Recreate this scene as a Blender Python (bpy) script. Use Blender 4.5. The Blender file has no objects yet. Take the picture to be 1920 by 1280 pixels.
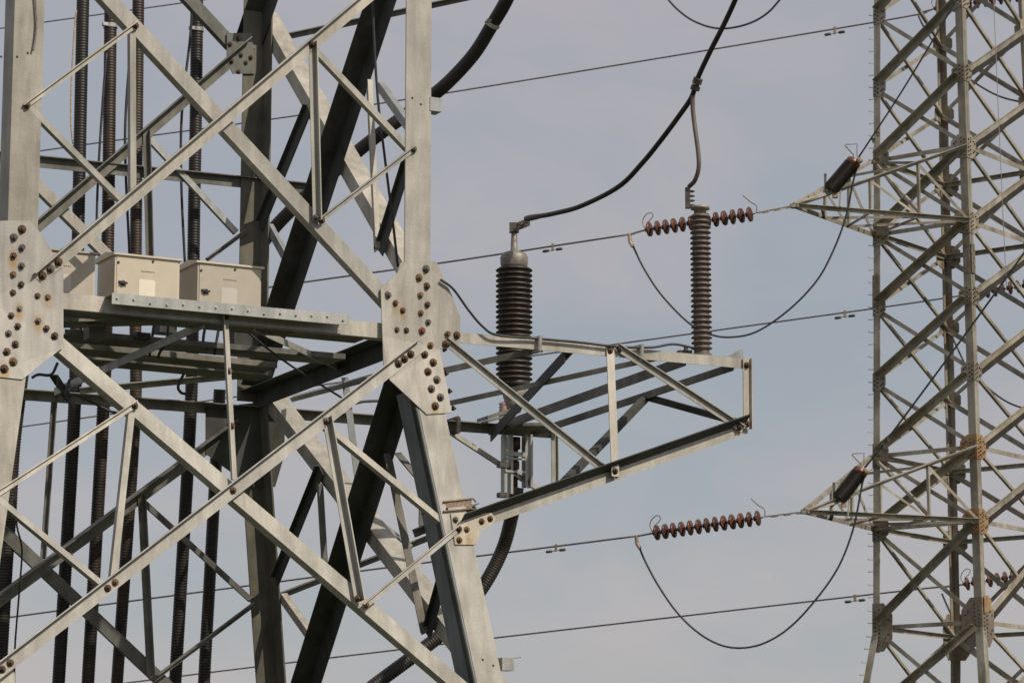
import bpy, bmesh, math, random
from mathutils import Vector, Matrix
random.seed(7)
V = Vector
sc = bpy.context.scene
col = sc.collection

# ------------------------------------------------------------------ camera, sky, sun
F_PX, HOR, PSI = 5400.0, 1615.0, math.radians(27.8)
PITCH = math.atan((HOR - 640) / F_PX)
CAM = V((0, 0, 1.6))
cd = bpy.data.cameras.new('camera'); cam = bpy.data.objects.new('camera', cd); col.objects.link(cam)
cam.location = CAM; cam.rotation_euler = (math.pi / 2 + PITCH, 0, 0)
cd.sensor_width = 36; cd.lens = 36 * F_PX / 1920; cd.clip_end = 5000; cd.clip_start = .1
sc.camera = cam
cd.dof.use_dof = True; cd.dof.focus_distance = 31; cd.dof.aperture_fstop = 5.0

SUN_EL, SUN_AZ = math.radians(43), math.radians(48)   # azimuth to the right of "behind the camera"
SUN = V((math.sin(SUN_AZ) * math.cos(SUN_EL), -math.cos(SUN_AZ) * math.cos(SUN_EL), math.sin(SUN_EL)))
world = bpy.data.worlds.new('World'); sc.world = world; world.use_nodes = True
nt = world.node_tree; nt.nodes.clear()
N = nt.nodes.new; L = nt.links.new
out = N('ShaderNodeOutputWorld'); bg = N('ShaderNodeBackground'); L(bg.outputs[0], out.inputs[0])
sky = N('ShaderNodeTexSky'); sky.sky_type = 'NISHITA'; sky.sun_disc = False
sky.sun_elevation = SUN_EL; sky.sun_rotation = math.atan2(SUN.x, SUN.y)
sky.air_density = 1.0; sky.dust_density = 2.0
bg.inputs[1].default_value = 0.1
tc = N('ShaderNodeTexCoord'); mp = N('ShaderNodeMapping'); mp.inputs['Scale'].default_value = (7, 7, 13)
L(tc.outputs['Generated'], mp.inputs[0])
n1 = N('ShaderNodeTexNoise'); n1.inputs['Scale'].default_value = 1.0; n1.inputs['Detail'].default_value = 7; n1.inputs['Roughness'].default_value = .56; n1.inputs['Distortion'].default_value = .35
L(mp.outputs[0], n1.inputs[0])
cr = N('ShaderNodeValToRGB')                      # thin cloud veil: blue grey to pinkish grey
cr.color_ramp.elements[0].position = .40; cr.color_ramp.elements[0].color = (3.55, 3.90, 4.36, 1)
cr.color_ramp.elements[1].position = .60; cr.color_ramp.elements[1].color = (4.36, 4.20, 4.50, 1)
L(n1.outputs['Fac'], cr.inputs[0])
mx = N('ShaderNodeMix'); mx.data_type = 'RGBA'; mx.inputs[0].default_value = .86
sx = N('ShaderNodeSeparateXYZ'); L(tc.outputs['Generated'], sx.inputs[0])
hz = N('ShaderNodeValToRGB')                      # the veil is thicker, paler and warmer low down
hz.color_ramp.elements[0].position = .05; hz.color_ramp.elements[0].color = (1.18, 1.12, 1.05, 1)
hz.color_ramp.elements[1].position = .17; hz.color_ramp.elements[1].color = (1.02, 1.02, 1.0, 1)
he = hz.color_ramp.elements.new(.33); he.color = (1.10, 1.05, 1.03, 1)
L(sx.outputs['Z'], hz.inputs[0])
mv = N('ShaderNodeMix'); mv.data_type = 'RGBA'; mv.blend_type = 'MULTIPLY'; mv.inputs[0].default_value = 1
L(cr.outputs[0], mv.inputs[6]); L(hz.outputs[0], mv.inputs[7])
L(sky.outputs[0], mx.inputs[6]); L(mv.outputs[2], mx.inputs[7]); L(mx.outputs[2], bg.inputs[0])

sl = bpy.data.lights.new('sun', 'SUN'); so = bpy.data.objects.new('sun', sl); col.objects.link(so)
sl.energy = 3.0; sl.angle = math.radians(.5); sl.color = (1.0, .90, .76)
so.rotation_euler = SUN.to_track_quat('Z', 'Y').to_euler()
vs = sc.view_settings; vs.view_transform = 'Standard'; vs.look = 'None'; vs.exposure = 0; vs.gamma = 1

# ------------------------------------------------------------------ materials
def new_mat(name):
    m = bpy.data.materials.new(name); m.use_nodes = True
    return m, m.node_tree, m.node_tree.nodes['Principled BSDF']
def noise(t, scale, detail=4, rough=.55, stretch=None):
    c = t.nodes.new('ShaderNodeTexCoord'); n = t.nodes.new('ShaderNodeTexNoise')
    n.inputs['Scale'].default_value = scale; n.inputs['Detail'].default_value = detail; n.inputs['Roughness'].default_value = rough
    if stretch:
        p = t.nodes.new('ShaderNodeMapping'); p.inputs['Scale'].default_value = stretch
        t.links.new(c.outputs['Object'], p.inputs[0]); t.links.new(p.outputs[0], n.inputs[0])
    else: t.links.new(c.outputs['Object'], n.inputs[0])
    return n.outputs['Fac']
def ramp(t, fac, *stops):
    r = t.nodes.new('ShaderNodeValToRGB'); e = r.color_ramp.elements
    while len(e) < len(stops): e.new(.5)
    for q, (p, c) in zip(e, stops):
        q.position = p; q.color = (*c, 1) if len(c) == 3 else c
    t.links.new(fac, r.inputs[0]); return r.outputs[0]
def mixc(t, fac, a, b, mode='MIX'):
    m = t.nodes.new('ShaderNodeMix'); m.data_type = 'RGBA'; m.blend_type = mode
    for s, i in ((fac, 0), (a, 6), (b, 7)):
        if isinstance(s, (int, float)): m.inputs[i].default_value = s
        elif isinstance(s, tuple): m.inputs[i].default_value = (*s, 1)
        else: t.links.new(s, m.inputs[i])
    return m.outputs[2]
def g(v): return (v, v, v)

def steel(name, base, dirt, rust=.0, metallic=.25, rough=.55, stains=()):
    m, t, b = new_mat(name)
    big = noise(t, 1.7, 5, .6)
    streak = noise(t, 9, 4, .6, (1, 1, .12))
    fine = noise(t, 60, 3, .6)
    c = ramp(t, big, (.36, dirt), (.60, base))
    c = mixc(t, .6, c, ramp(t, streak, (.32, g(.62)), (.66, g(1.14))), 'MULTIPLY')
    c = mixc(t, ramp(t, noise(t, 5, 6, .7, (1.6, 1.6, .5)), (.60, g(0)), (.72, g(.45))), c, (base[0] * 1.25, base[1] * 1.25, base[2] * 1.25))
    c = mixc(t, ramp(t, noise(t, 3.3, 6, .75), (.62, g(0)), (.76, g(.5))), c, (base[0] * .55, base[1] * .5, base[2] * .42))
    c = mixc(t, .35, c, ramp(t, fine, (.35, g(.7)), (.65, g(1.12))), 'MULTIPLY')
    oi = t.nodes.new('ShaderNodeObjectInfo')
    c = mixc(t, .55, c, ramp(t, oi.outputs['Random'], (0, (.68, .70, .72)), (.5, (.95, .95, .93)), (1, (1.12, 1.08, 1.0))), 'MULTIPLY')
    if rust:
        rn = noise(t, 4.5, 6, .7)
        rm = ramp(t, rn, (.66 - rust * .3, g(0)), (.78 - rust * .2, g(1)))
        c = mixc(t, rm, c, ramp(t, noise(t, 30), (.3, (.09, .035, .014)), (.7, (.32, .15, .06))))
    for (x, y, z, r) in stains:                   # rust halos round single bolts
        geo = t.nodes.new('ShaderNodeNewGeometry'); d = t.nodes.new('ShaderNodeVectorMath'); d.operation = 'DISTANCE'
        sb = t.nodes.new('ShaderNodeVectorMath'); sb.operation = 'SUBTRACT'; t.links.new(geo.outputs['Position'], sb.inputs[0]); sb.inputs[1].default_value = (x, y, z - .035)
        ml = t.nodes.new('ShaderNodeVectorMath'); ml.operation = 'MULTIPLY'; t.links.new(sb.outputs[0], ml.inputs[0]); ml.inputs[1].default_value = (1.15, 1.15, .55)
        t.links.new(ml.outputs[0], d.inputs[0]); d.inputs[1].default_value = (0, 0, 0)
        a = t.nodes.new('ShaderNodeMath'); a.operation = 'MULTIPLY_ADD'; t.links.new(noise(t, 22), a.inputs[0])
        a.inputs[1].default_value = .07; t.links.new(d.outputs['Value'], a.inputs[2])
        f = ramp(t, a.outputs[0], (r * .7 + .03, g(.7)), (r + .065, g(0)))
        c = mixc(t, f, c, (.36, .22, .07))
    t.links.new(c, b.inputs['Base Color'])
    b.inputs['Metallic'].default_value = metallic; b.inputs['Specular IOR Level'].default_value = .3
    rr = t.nodes.new('ShaderNodeMapRange'); t.links.new(fine, rr.inputs[0]); rr.inputs[3].default_value = rough - .12; rr.inputs[4].default_value = rough + .18
    t.links.new(rr.outputs[0], b.inputs['Roughness'])
    bp = t.nodes.new('ShaderNodeBump'); bp.inputs['Strength'].default_value = .15; bp.inputs['Distance'].default_value = .01
    t.links.new(fine, bp.inputs['Height']); t.links.new(bp.outputs[0], b.inputs['Normal'])
    return m
def plain(name, c0, c1, scale=20, rough=.5, metallic=0, stretch=None):
    m, t, b = new_mat(name)
    oi = t.nodes.new('ShaderNodeObjectInfo')
    t.links.new(mixc(t, .8, ramp(t, noise(t, scale, 5, .6, stretch), (.3, c0), (.7, c1)), ramp(t, oi.outputs['Random'], (0, g(.72)), (.5, g(.98)), (1, (1.3, 1.25, 1.15))), 'MULTIPLY'), b.inputs['Base Color'])
    b.inputs['Roughness'].default_value = rough; b.inputs['Metallic'].default_value = metallic
    return m
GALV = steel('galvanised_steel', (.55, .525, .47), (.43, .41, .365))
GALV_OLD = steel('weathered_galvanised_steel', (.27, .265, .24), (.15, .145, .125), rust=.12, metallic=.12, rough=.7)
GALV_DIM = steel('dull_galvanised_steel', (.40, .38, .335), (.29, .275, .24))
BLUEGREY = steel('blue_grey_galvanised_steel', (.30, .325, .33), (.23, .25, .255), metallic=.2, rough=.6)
FAR_DARK = steel('shaded_brace_steel', (.055, .048, .036), (.035, .03, .022), rust=.08, metallic=.1, rough=.7)  # near-black colour standing in for shade along the right-face braces
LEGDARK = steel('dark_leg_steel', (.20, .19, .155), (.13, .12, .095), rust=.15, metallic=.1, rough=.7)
DARK = steel('dark_shaded_steel', (.105, .108, .098), (.06, .06, .052), rust=.08, metallic=.1, rough=.7)  # dark tone puts the shade of inner and downward faces into the colour
CHALK = steel('chalky_galvanised_steel', (.60, .58, .52), (.44, .425, .38), metallic=.15, rough=.65)
GALV_NEW = steel('newer_galvanised_steel', (.47, .48, .47), (.37, .385, .385), metallic=.35, rough=.45)
FAR = steel('aged_tower_steel', (.48, .445, .365), (.27, .235, .175), rust=.16, metallic=.15)
FAR_RUST = steel('rusted_tower_plate', (.42, .29, .165), (.29, .165, .08), rust=.4, metallic=.05, rough=.75)
FAR_DIRTY_SHADED = steel('stained_shaded_tower_steel', (.33, .30, .25), (.22, .17, .12), rust=.3, metallic=.1, rough=.7)  # stained plates; also a shade tone on the crossarm's left lower chord
RUSTBOLT = plain('rusty_bolt', (.05, .03, .02), (.17, .10, .055), 40, .7, .3)
YELLOWBOLT = plain('yellow_rusted_bolt', (.10, .06, .025), (.26, .16, .07), 40, .75, .1)
GREYBOLT = plain('dull_grey_bolt', (.07, .06, .05), (.16, .14, .12), 40, .6, .4)
REDBOLT = plain('red_brown_bolt', (.16, .05, .03), (.28, .10, .06), 40, .6, .2)
CABLE = plain('black_cable_jacket', (.010, .009, .009), (.038, .029, .023), 3, .5, 0, (1, 1, .25))
CABLE_OLD = plain('brown_cable_jacket', (.014, .011, .009), (.065, .042, .029), 4, .5)
WIRE = plain('dark_wire', (.02, .02, .024), (.05, .05, .055), 8, .5)
CONDUCTOR = plain('weathered_conductor', (.13, .115, .125), (.20, .175, .18), 6, .55, .5)
BAND = plain('clamp_band_metal', (.45, .44, .42), (.62, .60, .56), 20, .4, .5)
DARKPORC = plain('dark_brown_porcelain', (.016, .012, .010), (.062, .044, .034), 7, .5, 0, (2.2, 2.2, .6))
GREYPORC = plain('grey_brown_sheds', (.085, .065, .05), (.20, .16, .13), 7, .55, 0, (2.2, 2.2, .6))
REDPORC = plain('red_brown_glazed_porcelain', (.075, .030, .020), (.145, .058, .036), 30, .32)
ALU = plain('dull_cast_aluminium', (.20, .185, .16), (.34, .31, .27), 12, .55, .4)
TERMINAL = plain('dark_terminal_metal', (.06, .055, .05), (.15, .135, .115), 20, .5, .4)
BOXPAINT = plain('beige_box_paint', (.54, .485, .39), (.61, .55, .45), 5, .5)
STICKER = plain('pale_sticker', (.68, .63, .54), (.74, .69, .60), 10, .5)
BLACK = plain('black_plastic', (.012, .012, .012), (.03, .03, .03), 20, .4)
RUSTSTRAP = plain('rusty_strap', (.17, .09, .04), (.42, .32, .22), 14, .6, .2)
HEATSHRINK = plain('dark_red_brown_sleeve', (.05, .02, .015), (.10, .045, .03), 12, .45)
COPPER = plain('aged_bronze_cap', (.16, .07, .04), (.36, .19, .11), 25, .35, .6)
HORN = plain('galvanised_rod', (.20, .18, .17), (.32, .29, .26), 20, .5, .5)
LINK = plain('rusty_pale_link', (.26, .17, .11), (.52, .43, .33), 35, .6, .2)
PINK = plain('pink_ringed_sleeve', (.42, .25, .22), (.55, .40, .36), 20, .5)

# ------------------------------------------------------------------ pixel rays on real planes
FW = V((0, math.cos(PITCH), math.sin(PITCH))); UP = V((0, -math.sin(PITCH), math.cos(PITCH))); RT = V((1, 0, 0))
Z = V((0, 0, 1))
def ray(u, v): return RT * ((u - 960) / F_PX) + UP * (-(v - 640) / F_PX) + FW
def proj(p):
    q = p - CAM; d = q.dot(FW); return (960 + F_PX * q.dot(RT) / d, 640 - F_PX * q.dot(UP) / d)
def pxm(p): return F_PX / (p - CAM).dot(FW)
def hit(pt, n, u, v):
    r = ray(u, v); return CAM + r * ((pt - CAM).dot(n) / r.dot(n))
SPL = .16                                               # outward splay of the tower body below the bend
a = V((math.cos(PSI), math.sin(PSI), 0)); b = V((-math.sin(PSI), math.cos(PSI), 0))
r0 = ray(806, 640); B0 = CAM + r0 * (30 / r0.y); ZB = B0.z
A0 = hit(B0, -b, 10, 566); A0.z = ZB
W1 = (A0 - B0).length
C0 = B0 + b * W1; D0 = A0 + b * W1
PL = {'F': (B0, -b), 'R': (B0, a), 'K': (C0, b), 'L': (A0, -a)}
def P(pl, u, v, off=0):                                 # point on a tower face under a photo pixel
    o, n = PL[pl]; p = hit(o + n * off, n, u, v)
    if p.z < ZB:
        n = (n + Z * SPL).normalized(); p = hit(o + n * off, n, u, v)
    return p
def nrm(pl, p):
    n = PL[pl][1]; return (n + Z * SPL).normalized() if p.z < ZB else n
def PH(u, v, dz=0): return hit(V((0, 0, ZB + dz)), Z, u, v)
def vplane(S, E, u, v): return hit(S, (E - S).cross(Z).normalized(), u, v)

# ------------------------------------------------------------------ object helpers
ORG = V((0, 0, 0))
def link_mesh(name, vs_, fs, mat, parent=None, smooth=False, org=None):
    o_ = org if org is not None else (parent['_o'] if parent is not None else None)
    o_ = V(o_) if o_ is not None else V((0, 0, 0))
    me = bpy.data.meshes.new(name); me.from_pydata([tuple(V(p) - o_) for p in vs_], [], fs)
    bm = bmesh.new(); bm.from_mesh(me); bmesh.ops.recalc_face_normals(bm, faces=bm.faces)
    bm.to_mesh(me); bm.free()
    if smooth: me.polygons.foreach_set('use_smooth', [True] * len(me.polygons))
    me.materials.append(mat)
    o = bpy.data.objects.new(name, me); col.objects.link(o)
    if parent is not None: o.parent = parent
    else: o.location = o_
    o['_o'] = tuple(o_)
    return o
def thing(name, label, cat, loc, group=None):
    o = bpy.data.objects.new(name, None); col.objects.link(o); o.location = loc; o['_o'] = tuple(loc)
    o.empty_display_size = .2
    return tag(o, label, cat, group)
def tag(o, label, cat, group=None, kind=None):
    o['label'] = label; o['category'] = cat
    if group: o['group'] = group
    if kind: o['kind'] = kind
    return o
class G:                                                # geometry collector
    def __init__(s): s.v = []; s.f = []
    def add(s, vs_, fs):
        k = len(s.v); s.v += [V(p) for p in vs_]; s.f += [[i + k for i in f] for f in fs]; return s
    def prism(s, poly, d):                              # polygon (3D points) extruded by vector d
        n = len(poly); top = [p + d for p in poly]
        return s.add(list(poly) + top, [list(range(n))[::-1], list(range(n, 2 * n))] + [[i, (i + 1) % n, n + (i + 1) % n, n + i] for i in range(n)])
    def box(s, o, x, y, z):                             # corner + three edge vectors
        return s.prism([o, o + x, o + x + y, o + y], z)
    def lathe(s, p, ax, prof, seg=24):                  # prof: (height along ax, radius)
        ax = ax.normalized(); x = ax.orthogonal().normalized(); y = ax.cross(x); k = len(s.v); n = len(prof)
        for h, r in prof:
            for i in range(seg):
                t = 2 * math.pi * i / seg; s.v.append(p + ax * h + (x * math.cos(t) + y * math.sin(t)) * max(r, 1e-5))
        for j in range(n - 1):
            for i in range(seg):
                q = (i + 1) % seg; s.f.append([k + j * seg + i, k + j * seg + q, k + (j + 1) * seg + q, k + (j + 1) * seg + i])
        s.f.append([k + i for i in range(seg)][::-1]); s.f.append([k + (n - 1) * seg + i for i in range(seg)])
        return s
    def tube(s, pts, r, seg=10, rib=0, ribd=.0):
        pts = [V(p) for p in pts]
        if rib:                                         # resample evenly: two rings a pitch half
            out_ = [pts[0]]; acc = 0; step = rib / 4
            for p, q in zip(pts, pts[1:]):
                l = (q - p).length; d = step - acc
                while d <= l: out_.append(p.lerp(q, d / l)); d += step
                acc = l - (d - step)
            pts = out_
        n = len(pts); k = len(s.v); x = None
        for j, p in enumerate(pts):
            t = (pts[min(j + 1, n - 1)] - pts[max(j - 1, 0)]).normalized()
            x = (t.orthogonal() if x is None else x - t * x.dot(t)).normalized(); y = t.cross(x)
            rr = r - (ribd if rib and (j % 4) in (2, 3) else 0)
            for i in range(seg):
                w = 2 * math.pi * i / seg; s.v.append(p + (x * math.cos(w) + y * math.sin(w)) * rr)
        for j in range(n - 1):
            for i in range(seg):
                q = (i + 1) % seg; s.f.append([k + j * seg + i, k + j * seg + q, k + (j + 1) * seg + q, k + (j + 1) * seg + i])
        s.f.append([k + i for i in range(seg)][::-1]); s.f.append([k + (n - 1) * seg + i for i in range(seg)])
        return s
    def build(s, name, mat, parent=None, smooth=False, org=None): return link_mesh(name, s.v, s.f, mat, parent, smooth, org)
def spline(pts, n=10):
    pts = [V(p) for p in pts]
    if len(pts) < 3: return pts
    q = [pts[0] * 2 - pts[1]] + pts + [pts[-1] * 2 - pts[-2]]; o = []
    for i in range(1, len(q) - 2):
        for k in range(n):
            t = k / n; p0, p1, p2, p3 = q[i - 1:i + 3]
            o.append(.5 * ((2 * p1) + (p2 - p0) * t + (2 * p0 - 5 * p1 + 4 * p2 - p3) * t * t + (3 * p1 - p0 - 3 * p2 + p3) * t ** 3))
    return o + [pts[-1]]

# bolts share a few meshes
def bolt_mesh(nm, r, mat):
    q = G(); x = [V((r * math.cos(i * math.pi / 3), r * math.sin(i * math.pi / 3), .006)) for i in range(6)]
    q.lathe(V((0, 0, -.002)), Z, [(0, r * 1.3), (.008, r * 1.3)], 16)
    q.prism(x, V((0, 0, r * .65))); q.lathe(V((0, 0, .006)), Z, [(0, r * .5), (r * 1.35, r * .5)], 10)
    o = q.build(nm, mat); me = o.data; bpy.data.objects.remove(o); return me
BM = {}
def bolt(parent, p, n, r=.034, mat=RUSTBOLT):
    if mat is RUSTBOLT: mat = random.choice((RUSTBOLT, RUSTBOLT, RUSTBOLT, GREYBOLT, YELLOWBOLT)); r *= .94
    key = (round(r, 3), mat.name)
    if key not in BM: BM[key] = bolt_mesh('bolt', r, mat)
    o = bpy.data.objects.new('bolt', BM[key]); col.objects.link(o); o.parent = parent
    o.location = p - V(parent['_o']); o.rotation_euler = (n.to_track_quat('Z', 'Y').to_matrix() @ Matrix.Rotation(random.random() * 6, 3, 'Z')).to_euler()
    return o

def angle(name, parent, p0, p1, n, wpx=None, side='u', outw=1, depth=None, off=0, mat=None, t=.012, wm=None, bolts=(), br=.03):
    """one L-section bar from p0 to p1 lying in the plane with normal n; second flange stands on the given edge"""
    d = (p1 - p0).normalized(); n = (n - d * n.dot(d)).normalized(); s = n.cross(d).normalized()
    m = (p0 + p1) / 2; e0 = proj(m); e1 = proj(m + s * .1)
    dx, dy = e1[0] - e0[0], e1[1] - e0[1]
    key = {'u': -dy, 'd': dy, 'l': -dx, 'r': dx}[side]
    if key < 0: s = -s; dx, dy = -dx, -dy
    if wm is None:
        q0, q1 = proj(p0), proj(p1); lx, ly = q1[0] - q0[0], q1[1] - q0[1]; ll = math.hypot(lx, ly)
        wm = wpx / max(1e-3, abs(dx * ly - dy * lx) / ll / .1)
    if depth is None: depth = wm * .8
    k = outw
    prof = [(-wm / 2, 0), (wm / 2, 0), (wm / 2, k * depth), (wm / 2 - t, k * depth), (wm / 2 - t, k * t), (-wm / 2, k * t)]
    base = p0 + n * off
    o = G().prism([base + s * x + n * y for x, y in prof], p1 - p0).build(name, mat or GALV, parent)
    f = max(off, off + k * t)
    for bp in bolts: bolt(o, p0.lerp(p1, bp) + n * f - s * wm * .06, n, br)
    return o
def leg(name, parent, pts, d1, w1, d2, w2, mat, t=.02):
    q = G()
    for p0, p1 in zip(pts, pts[1:]):
        ax = (p1 - p0).normalized()
        x = (d1 - ax * d1.dot(ax)).normalized(); y = (d2 - ax * d2.dot(ax)).normalized()
        poly = [V((0, 0, 0)), x * w1, x * w1 + y * t, x * t + y * t, x * t + y * w2, y * w2]
        q.prism([p0 + c for c in poly], p1 - p0)
    return q.build(name, mat, parent)

# ------------------------------------------------------------------ ground (below the picture)
gm, gt, gb = new_mat('grass_ground')
gt.links.new(ramp(gt, noise(gt, .6, 8, .65), (.3, (.030, .036, .016)), (.55, (.055, .060, .028)), (.75, (.10, .085, .055))), gb.inputs['Base Color']); gb.inputs['Roughness'].default_value = .95
tag(link_mesh('ground', [(-900, -300, 0), (900, -300, 0), (900, 1500, 0), (-900, 1500, 0)], [[0, 1, 2, 3]], gm), 'dark grassy ground below the towers', 'ground', kind='structure')

# ------------------------------------------------------------------ near tower
T1 = thing('lattice_tower', 'large pale galvanised lattice tower with big bolted gusset plates filling the left half', 'tower', V(((A0 + C0) / 2).xy.to_3d()))
def corner(c, sa, sb, z): return c.xy.to_3d() + (a * sa + b * sb) * (SPL * max(0, ZB - z)) + Z * z
ZT = ZB + 6.0
FLW = .30
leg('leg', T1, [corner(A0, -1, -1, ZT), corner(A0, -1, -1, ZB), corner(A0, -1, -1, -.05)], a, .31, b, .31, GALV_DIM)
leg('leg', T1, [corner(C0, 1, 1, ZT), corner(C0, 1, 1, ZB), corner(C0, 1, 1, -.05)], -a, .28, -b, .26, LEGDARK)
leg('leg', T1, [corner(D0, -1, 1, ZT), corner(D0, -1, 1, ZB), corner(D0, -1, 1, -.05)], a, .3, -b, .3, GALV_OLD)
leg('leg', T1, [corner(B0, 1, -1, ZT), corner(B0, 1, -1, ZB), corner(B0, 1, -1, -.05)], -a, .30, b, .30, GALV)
# doubled (star section) angle on the right front leg below the bend
sq = G(); s0, s1 = corner(B0, 1, -1, ZB - .55) - a * .325 + b * .004, corner(B0, 1, -1, -.05) - a * .325 + b * .004
sq.prism([s0, s0 + a * .02, s0 + a * .02 + b * .40, s0 + b * .40], s1 - s0); sq.build('leg_stiffener', BLUEGREY, T1)
sq = G(); sq.prism([s0 + b * .004 - a * .012, s0 - a * .012 + b * .10, s0 - a * .001 + b * .10, s0 + b * .004 - a * .001], s1 - s0); sq.build('leg_shade_strip', DARK, T1)  # dark strip standing in for the shaded inner part beside the stiffener

def M(pl, name, u0, v0, u1, v1, w, side='u', outw=1, off=0, mat=GALV, depth=None, bolts=(), br=.03):
    p0, p1 = P(pl, u0, v0), P(pl, u1, v1); n = nrm(pl, (p0 + p1) / 2)
    return angle(name, T1, p0, p1, n, w, side, outw, depth, off, mat, bolts=bolts, br=br)
# front face, above the bend
M('F', 'diagonal_brace', 68, 524, 770, -74, 24, 'u', 1, .017, depth=.085, bolts=(.0115, .031, .051), br=.036)
f1 = bpy.context.scene.objects[-1] if False else None
M('F', 'diagonal_brace', 60, -162, 742, 574, 25, 'l', -1, -.023, depth=.13)
M('F', 'strut', 45, 201, 259, 44, 10, 'u', 1, .003, depth=.04, bolts=(.02, .97))
M('F', 'strut', 55, 199, 232, 378, 10, 'l', -1, .001, depth=.08)
M('F', 'strut', 250, 60, 251, 372, 11, 'l', -1, -.010, depth=.08)
M('F', 'strut', 583, 80, 591, 414, 12, 'r', 1, .017, depth=.08, bolts=(.015, .985))
M('F', 'strut', 588, 88, 768, 278, 10, 'l', -1, -.010, depth=.08)
M('F', 'strut', 594, 418, 777, 278, 10, 'u', 1, .003, depth=.04, bolts=(.04, .985))
M('F', 'gusset_beam', 100, 561, 730, 620, 29, 'd', -1, -.03, depth=.16)
# offset angle carrying the boxes: bright strip that shades the beam below it
sp0, sp1 = P('F', 210, 559, .17), P('F', 655, 600, .17)
shelf = angle('shelf_angle', T1, sp0, sp1, -b, 20, 'u', -1, .20, 0, GALV_NEW)
for i in range(15): bolt(shelf, sp0.lerp(sp1, .02 + i * .068) - b * .0 + Z * random.uniform(-.02, .02), -b, .011, BAND)
beamb = M('F', 'beam_cleat', 196, 583, 640, 622, 6, 'd', -1, -.004, GALV_NEW, depth=.03)
# front face, below the bend
g1 = M('F', 'diagonal_brace', 788, 648, -95, 1328, 26, 'u', 1, .017, depth=.085, bolts=(.0271, .042, .0565), br=.036)
M('F', 'diagonal_brace', 100, 632, 905, 1318, 26, 'd', -1, -.023, CHALK, depth=.13)
M('F', 'strut', -30, 942, 258, 756, 11, 'u', 1, .003, depth=.04, bolts=(.975,))
M('F', 'strut', -10, 928, 197, 1098, 10, 'l', -1, .001, depth=.08)
M('F', 'strut', 248, 772, 214, 1082, 12, 'l', -1, -.008, depth=.08)
M('F', 'strut', 421, 588, 438, 900, 11, 'l', 1, .003, depth=.05, bolts=(.02, .35, .68))
M('F', 'strut', 609, 784, 670, 1128, 13, 'r', 1, .017, depth=.09, bolts=(.02, .985))
M('F', 'strut', 614, 798, 848, 990, 10, 'd', -1, -.008, depth=.08)
M('F', 'strut', 680, 1138, 861, 989, 11, 'u', 1, .020, depth=.04, bolts=(.02, .98))
# loose extra bolts at the crossings
def face_bolts(parent, pl, pts, off, r=.034, mat=RUSTBOLT):
    for u, v in pts:
        p = P(pl, u, v, off); bolt(parent, p, nrm(pl, p), r, mat)
face_bolts(g1, 'F', [(437, 919), (216, 1091), (202, 1102), (19, 1242), (4, 1254)], .031, .030)
# gusset plates
def plate(name, pl, poly, mat, off, t=.014, parent=None):
    q = G(); top = [p for p in poly]
    pts = [(P(pl, u, v), (u, v)) for u, v in poly]
    hi = []; lo = []
    n = len(pts)
    for i in range(n):
        p, _ = pts[i]; q2, _ = pts[(i + 1) % n]
        (hi if p.z >= ZB else lo).append(p)
        if (p.z - ZB) * (q2.z - ZB) < 0:
            x = p.lerp(q2, (ZB - p.z) / (q2.z - p.z)); hi.append(x); lo.append(x.copy())
    nu = PL[pl][1]; nl = (nu + Z * SPL).normalized()
    for s_, nn in ((hi, nu), (lo, nl)):
        if len(s_) > 2: q.prism([p + nn * off for p in s_], nn * t)
    return q.build(name, mat, parent or T1)
def z3(x, y): return (x * .3281, 400 + y * .3281)
def z4(x, y): return (400 + x * .3281, 400 + y * .3281)
GA = [z3(*q) for q in ((125, 92), (78, 140), (122, 197), (74, 244), (120, 302), (72, 350), (117, 408), (70, 455), (210, 474), (268, 482), (107, 549), (60, 588), (214, 618), (98, 648), (262, 660), (46, 688), (310, 700), (85, 748), (36, 790), (75, 848), (24, 888))]
GB = [z4(*q) for q in ((1215, 318), (1174, 368), (1218, 418), (1180, 468), (1220, 522), (1182, 570), (1224, 622), (997, 468), (1036, 514), (1078, 556), (1043, 667), (1098, 670), (1335, 690), (1390, 697), (1238, 754), (1206, 806), (1256, 852), (1226, 904), (1277, 950), (1246, 1002), (1298, 1050), (1268, 1100))]
sa_ = [(*P('F', *GA[i], .016), .05) for i in (3, 9, 10, 12, 20)]
sb_ = [(*P('F', *GB[i], .016), .035) for i in (9, 8, 21)]
MGA = steel('gusset_plate_steel_rust_spotted', (.52, .50, .455), (.41, .395, .36), metallic=.3, stains=sa_)
MGB = steel('gusset_plate_steel', (.54, .51, .45), (.42, .395, .35), metallic=.3, stains=sb_)
gA = plate('gusset_plate', 'F', [(-16, 416), (9, 414), (56, 415), (79, 442), (118, 508), (118, 651), (41, 712), (-22, 705), (-34, 600)], MGA, .001)
gB = plate('gusset_plate', 'F', [(750, 493), (765, 489), (817, 491), (831, 521), (847, 556), (862, 596), (862, 650), (823, 655), (846, 774), (799, 777), (730, 713), (718, 682), (713, 541), (744, 512)], MGB, .001)
face_bolts(gA, 'F', GA, .015, .037); face_bolts(gB, 'F', GB, .015, .036)
face_bolts(gB, 'F', [z4(1188, 672)], .015, .04, REDBOLT); face_bolts(gB, 'F', [z4(1328, 745)], .030, .033)
MGE = steel('small_plate_steel', (.54, .50, .43), (.44, .40, .33), metallic=.2, stains=[(*P('F', 861, 1012, .016), .03), (*P('F', 879, 1008, .016), .03)])
gE = plate('gusset_plate', 'F', [(844, 963), (920, 961), (928, 972), (922, 983), (899, 995), (893, 1021), (852, 1021)], MGE, .002)
face_bolts(gE, 'F', [(854, 974), (903, 977), (919, 972), (875, 992), (861, 1012)], .016, .028)
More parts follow.
